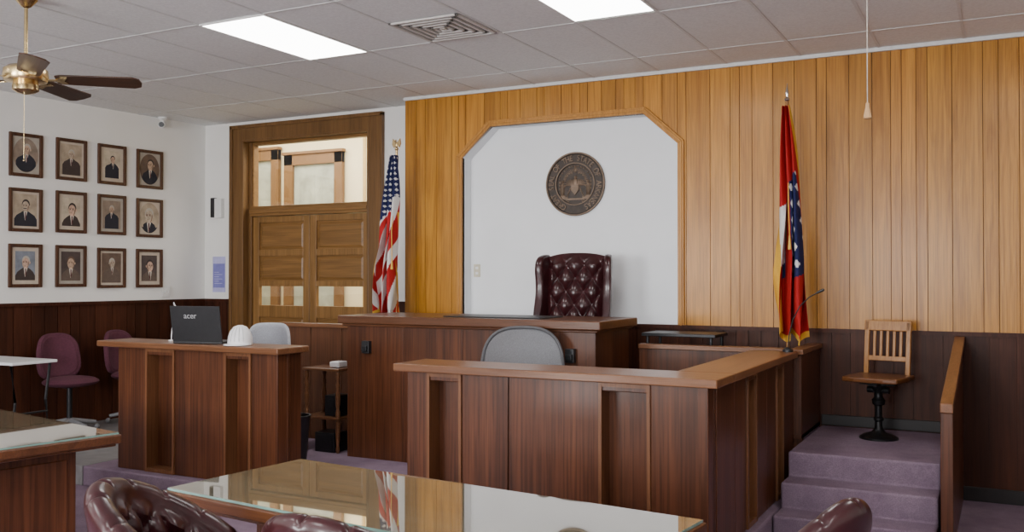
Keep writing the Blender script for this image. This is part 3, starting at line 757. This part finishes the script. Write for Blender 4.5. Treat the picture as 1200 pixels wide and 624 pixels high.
# witness oak chair
WC=T('witness_chair','oak slat-back swivel chair on black iron pedestal','chair',(-.80,7.05,.468),math.radians(180-12))
b=MB()
b.prism([(-.19,-.19),(.19,-.19),(.205,.02),(.19,.19),(.1,.215),(-.1,.215),(-.19,.19),(-.205,.02)],'z',.405,.44); b.obj('seat',CHAIRWX,parent=WC,bevel=.01)
B=bpy.data.objects.new('backrest',None); COL.objects.link(B); B.parent=WC
for sg in (-1,1):
    b=MB(); b.box(sg*.145-.016,sg*.145+.016,-.19,-.165,.435,.81,rot=(.10,0,0),piv=(0,-.18,.44)); b.obj('back_post',CHAIRW,parent=B,bevel=.004)
b=MB(); b.box(-.164,.164,-.195,-.165,.745,.82,rot=(.10,0,0),piv=(0,-.18,.44)); b.obj('top_rail',CHAIRW,parent=B,bevel=.006)
b=MB(); b.box(-.132,.132,-.19,-.168,.53,.565,rot=(.10,0,0),piv=(0,-.18,.44)); b.obj('lower_rail',CHAIRW,parent=B,bevel=.004)
for q in range(5):
    xa=-.092+q*.046; b=MB(); b.box(xa-.010,xa+.010,-.186,-.172,.56,.75,rot=(.10,0,0),piv=(0,-.18,.44)); b.obj('slat',CHAIRW,parent=B,bevel=.003)
b=MB(); b.box(-.12,.12,-.03,.03,.375,.404); b.box(-.03,.03,-.12,.12,.375,.404)
b.lathe([(.13,0),(.13,.012),(.10,.03),(.05,.045),(.028,.07),(.024,.12),(.034,.13),(.034,.145),(.024,.155),(.024,.23),(.04,.24),(.045,.27),(.03,.29),(.028,.33),(.06,.375)],n=28)
b.cyl((-.075,0,.34),(.075,0,.34),.022); b.obj('pedestal',IRON,parent=WC,smooth=True)
# ---------------------------------------------------------------- flags
GOLD=(.66,.37,.045); RED=(.38,.012,.014); BLUE=(.014,.018,.075); WHT=(.68,.66,.64)
def flag(name,label,loc,zt,zb,ptop,xoff,wid,colf,eagle,sag=.07,skew=0.0):
    t=T(name,label,'flag',loc)
    z=loc[2]
    b=MB(); b.lathe([(.09,0),(.09,.02),(.07,.04),(.035,.06),(.022,.12)],n=28); b.obj('flag_base',BRASS,parent=t,smooth=True)
    b=MB(); b.cyl((0,0,.05),(0,0,ptop-z),.012); b.obj('flag_pole',CHAIRW if not eagle else BRASS,parent=t,smooth=True)
    b=MB()
    if eagle:
        q=ptop-z
        b.sph((0,0,q+.015),.018,12); b.sph((0,0,q+.055),(.012,.011,.028),12); b.sph((-.004,-.010,q+.090),.010,10); b.cyl((-.006,-.016,q+.09),(-.010,-.028,q+.086),.004,.001,8)
        for sg in (-1,1):
            b.prism([(sg*.008,q+.04),(sg*.032,q+.028),(sg*.048,q+.06),(sg*.040,q+.11),(sg*.022,q+.088),(sg*.008,q+.075)],'y',-.005,.006)
    else: b.lathe([(.016,0),(.022,.008),(.018,.02),(.009,.03),(.014,.05),(.013,.07),(.006,.10),(.001,.135)],c=(0,0,ptop-z),n=16)
    b.obj('pole_finial',BRASS if eagle else CHROME,parent=t,smooth=True)
    b=MB()
    def f(s,w):
        W_=wid*(.26+.74*min(1,w*1.35)**.8)*(1+.10*math.sin(w*9+1)); 
        cx=xoff*min(1,w*1.5)+skew*math.sin(w*7)*w
        amp=.030+.040*w
        sw=s+.05*math.sin(w*6+s*4)
        x=cx+W_*(s-.5)+.016*math.sin(s*19+w*7)*(.5+w)
        y=-.03-amp*.6+amp*math.sin(sw*2*pi*3.1+w*2.4)+.012*math.sin(s*37+w*13)
        zz=zt-z-(zt-zb)*w-sag*s*w**3+.035*math.sin(s*13+1)*w**4
        return Vector((x,y,zz))
    b.grid(120,190,f,colf); b.obj('flag_cloth',FLAGM,parent=t,smooth=True,recalc=False)
    b=MB(); b.tube([(0,-.01,ptop-z-.06),(.02,-.05,ptop-z-.3),(.03,-.12,ptop-z-.75),(.04,-.13,ptop-z-1.0)],.004,6); b.cyl((.04,-.13,ptop-z-1.10),(.04,-.13,ptop-z-1.0),.013,.006,10)
    b.obj('gold_tassel',plain('gold_cord_'+name,GOLD,.5),parent=t,smooth=True)
def usc(s,w):
    if s<.05 or w>.98: return GOLD
    if s>.93 and w>.35: return GOLD
    if w<.40-.12*s+.03*math.sin(s*12):
        i=int(s*11); u=(s*11)%1; ww=w*30+.5*(i%2); v=ww%1
        return WHT if (abs(u-.5)*1.0+abs(v-.5)*1.0)<.28 else BLUE
    p=(s*6.5+w*8.5+.35*math.sin(w*14+s*5))
    return RED if int(p)%2 else WHT
def arc(s,w):
    if s<.07+.07*w or w>.975: return GOLD
    k=w+.12*s
    if s<.34 and .46<k<.72: return WHT
    if s<.34+.02 and .40<k<.78 and s>.28: return BLUE
    if .50+.22*abs(k-.62)<s<.92 and .40<k<.82:
        i=int(s*6); u=(s*6)%1; ww=w*14+.5*(i%2); v=ww%1
        return WHT if (abs(u-.5)+abs(v-.5))<.27 else BLUE
    if s>.96 and w<.5: return GOLD
    return RED
flag('united_states_flag','american flag draped on brass pole with eagle finial',(-4.985,7.20,.468),2.72,1.24,2.77,-.075,.26,usc,True,.07,.012)
flag('state_flag','red state flag with blue starred diamond on pole',(-1.43,7.10,.468),2.86,1.17,2.90,.038,.210,arc,False,.04,.008)
# ---------------------------------------------------------------- props
LP=T('laptop','open black laptop seen from behind its lid','laptop',(-5.22,5.09,1.116),math.radians(14))
b=MB(); b.box(-.20,.20,-.10,.12,0,.018); b.obj('laptop_base',BLACK,parent=LP,bevel=.004)
b=MB(); b.box(-.20,.20,-.004,.004,0,.262); b.obj('laptop_lid',BLACK,parent=LP,loc=(0,-.098,.016),rot=(math.radians(10),0,0),bevel=.003)
b=MB(); b.text('acer',.060,Matrix.Translation((-.04,-.0052,.19))@Matrix.Rotation(pi/2,4,'X'),.0008); b.obj('laptop_logo',plain('logo_silver',(.42,.42,.43),.4),parent=LP,loc=(0,-.098,.016),rot=(math.radians(10),0,0))
b=MB(); b.box(-.19,.19,.0042,.005,.012,.25); b.obj('laptop_screen',plain('screen_dark',(.03,.035,.05),.1),parent=LP,loc=(0,-.098,.016),rot=(math.radians(10),0,0))
HM=T('helmet','rounded white hard-shell cap resting on desk counter','helmet',(-4.83,5.04,1.116),.3)
b=MB(); b.lathe([(.085,0),(.088,.015),(.084,.06),(.070,.10),(.045,.13),(.015,.142),(.001,.143)],n=28); b.obj('helmet_shell',WPLAS,parent=HM,smooth=True)
b=MB(); b.prism([(.11*math.cos(a)*.9,-.03+.11*math.sin(a)) for a in [pi+pi*k/14 for k in range(15)]],'z',.003,.010); b.obj('helmet_brim',WPLAS,parent=HM)
RG=plain('shell_ridge_grey',(.55,.55,.56),.4)
for q in range(5): 
    a=-pi/2+(q-2)*.35; b=MB(); b.tube([(.088*math.cos(a)*k1,.088*math.sin(a)*k1,z1) for k1,z1 in ((.99,.03),(.96,.06),(.82,.10),(.55,.128))],.003,6)
    b.obj('helmet_ridge',RG,parent=HM,smooth=True)
b=MB(); b.tube([(0,0,0),(.0,.0,.04),(-.02,.03,.12),(.02,.05,.22),(-.01,.03,.29),(.03,0,.27)],.004,6)
b.cyl((0,0,0),(0,0,.008),.02)
b.obj('white_cable',WPLAS,loc=(-5.60,5.12,1.116),label='white cable looping up from desk counter',cat='cable',smooth=True)
# side table black
ST=T('side_table','small black flat-topped table behind witness stand','table',(-2.22,7.12,.468))
b=MB(); b.box(-.29,.29,-.18,.18,.675,.70); b.obj('table_top',BLACK,parent=ST,bevel=.004)
for xa in (-.25,.25):
    for ya in (-.15,.15):
        b=MB(); b.cyl((xa,ya,0),(xa,ya,.674),.012); b.obj('leg',BLACK,parent=ST)
# shelf cart with turned legs
SC_=T('side_shelf','two-tier wooden stand with turned spindle legs','shelf stand',(-5.04,6.32,.151))
for z in (.67,.27): 
    b=MB(); b.box(-.19,.19,-.14,.14,z,z+.022); b.obj('shelf',CAP_X,parent=SC_,bevel=.004)
for xa in (-.165,.165):
    for ya in (-.115,.115):
        b=MB(); b.lathe([(.012,0),(.018,.03),(.012,.06),(.02,.12),(.02,.268)],c=(xa,ya,0),n=12)
        b.lathe([(.02,.293),(.02,.34),(.012,.36),(.02,.40),(.023,.46),(.014,.52),(.020,.56),(.012,.59),(.02,.62),(.02,.668)],c=(xa,ya,0),n=12); b.obj('leg',CAP_X,parent=SC_,smooth=True)
b=MB(); b.box(-.05,.09,-.09,.09,0,.17); b.cyl((.02,-.091,.11),(.02,-.096,.11),.035); b.obj('speaker',BLACK,loc=(-4.98,6.32,.446),bevel=.01,label='small black speaker on lower shelf',cat='speaker')
b=MB(); b.box(-.05,.05,-.06,.06,0,.05); b.obj('storage_box',WPLAS,loc=(-4.96,6.32,.8445),bevel=.01,label='small pale box on wooden stand top',cat='box')
b=MB(); b.box(-.10,.10,-.09,.09,0,.16); b.box(-.08,.08,-.094,-.09,.02,.14); b.obj('computer_box',BLACK,loc=(-5.00,6.28,.152),bevel=.012,label='black electronics case on carpet beneath wooden stand',cat='box')
b=MB(); b.lathe([(.09,0),(.12,.38),(.128,.39),(.128,.40),(.115,.40),(.085,.01)],n=24); b.obj('waste_bin',BLACK,loc=(-4.80,5.58,.151),smooth=True,label='black plastic waste bin beside clerk desk',cat='waste bin')
# microphone
MC=T('microphone','black gooseneck microphone on oak counter','microphone',(-1.32,6.55,1.092))
b=MB(); b.lathe([(.035,0),(.035,.012),(.022,.025),(.01,.03)],n=20); b.obj('microphone_base',BLACK,parent=MC,smooth=True)
b=MB(); b.tube([(0,0,.02),(.01,0,.12),(.035,0,.22),(.08,0,.31),(.14,0,.37),(.19,0,.40)],.004,8); b.obj('gooseneck',BLACK,parent=MC,smooth=True)
b=MB(); b.cyl((.19,0,.40),(.23,0,.42),.007,.010,12); b.sph((.232,0,.421),.010,12); b.obj('microphone_head',BLACK,parent=MC,smooth=True)
# white folding table
FT=T('folding_table','small white-topped table against dark wainscot','table',(-7.65,5.16,.151))
b=MB(); b.box(-.40,.40,-.2,.22,.715,.74); b.obj('table_top',WPLAS,parent=FT,bevel=.006)
for xa in (-.34,.34):
    b=MB(); b.tube([(xa,-.17,0),(xa,-.13,.4),(xa,-.17,.71)],.012,8); b.tube([(xa,.19,0),(xa,.15,.4),(xa,.19,.71)],.012,8); b.cyl((xa,-.15,.3),(xa,.17,.3),.009); b.obj('leg',BLACK,parent=FT,smooth=True)
# ---------------------------------------------------------------- lights
def area(name,loc,rot,sx,sy,e,col=(1,1,1)):
    l=bpy.data.lights.new(name,'AREA'); l.shape='RECTANGLE'; l.size=sx; l.size_y=sy; l.energy=e; l.color=col
    o=bpy.data.objects.new(name,l); COL.objects.link(o); o.location=loc; o.rotation_euler=rot; return o
for x in (-5.5,-1.5): area('rear_fill_light',(x,-3.02,1.85),(pi/2+.5,0,0),1.9,1.8,350,(.99,.99,1))  # added soft fill from behind the camera, tilted up to brighten the ceiling
area('corridor_light',(-6.9,8.9,3.75),(0,0,0),5,1.2,230,(1,.97,.9))
w=bpy.data.worlds.new('w'); bpy.context.scene.world=w; w.use_nodes=True
w.node_tree.nodes['Background'].inputs[0].default_value=(.9,.95,1,1); w.node_tree.nodes['Background'].inputs[1].default_value=1.0
# ---------------------------------------------------------------- camera
cd=bpy.data.cameras.new('camera'); cam=bpy.data.objects.new('camera',cd); COL.objects.link(cam)
cam.location=(0,0,1.6); cam.rotation_euler=(math.radians(90.67),0,math.radians(27.7)); cd.lens=33.12; cd.sensor_width=36; cd.clip_start=.05
bpy.context.scene.camera=cam
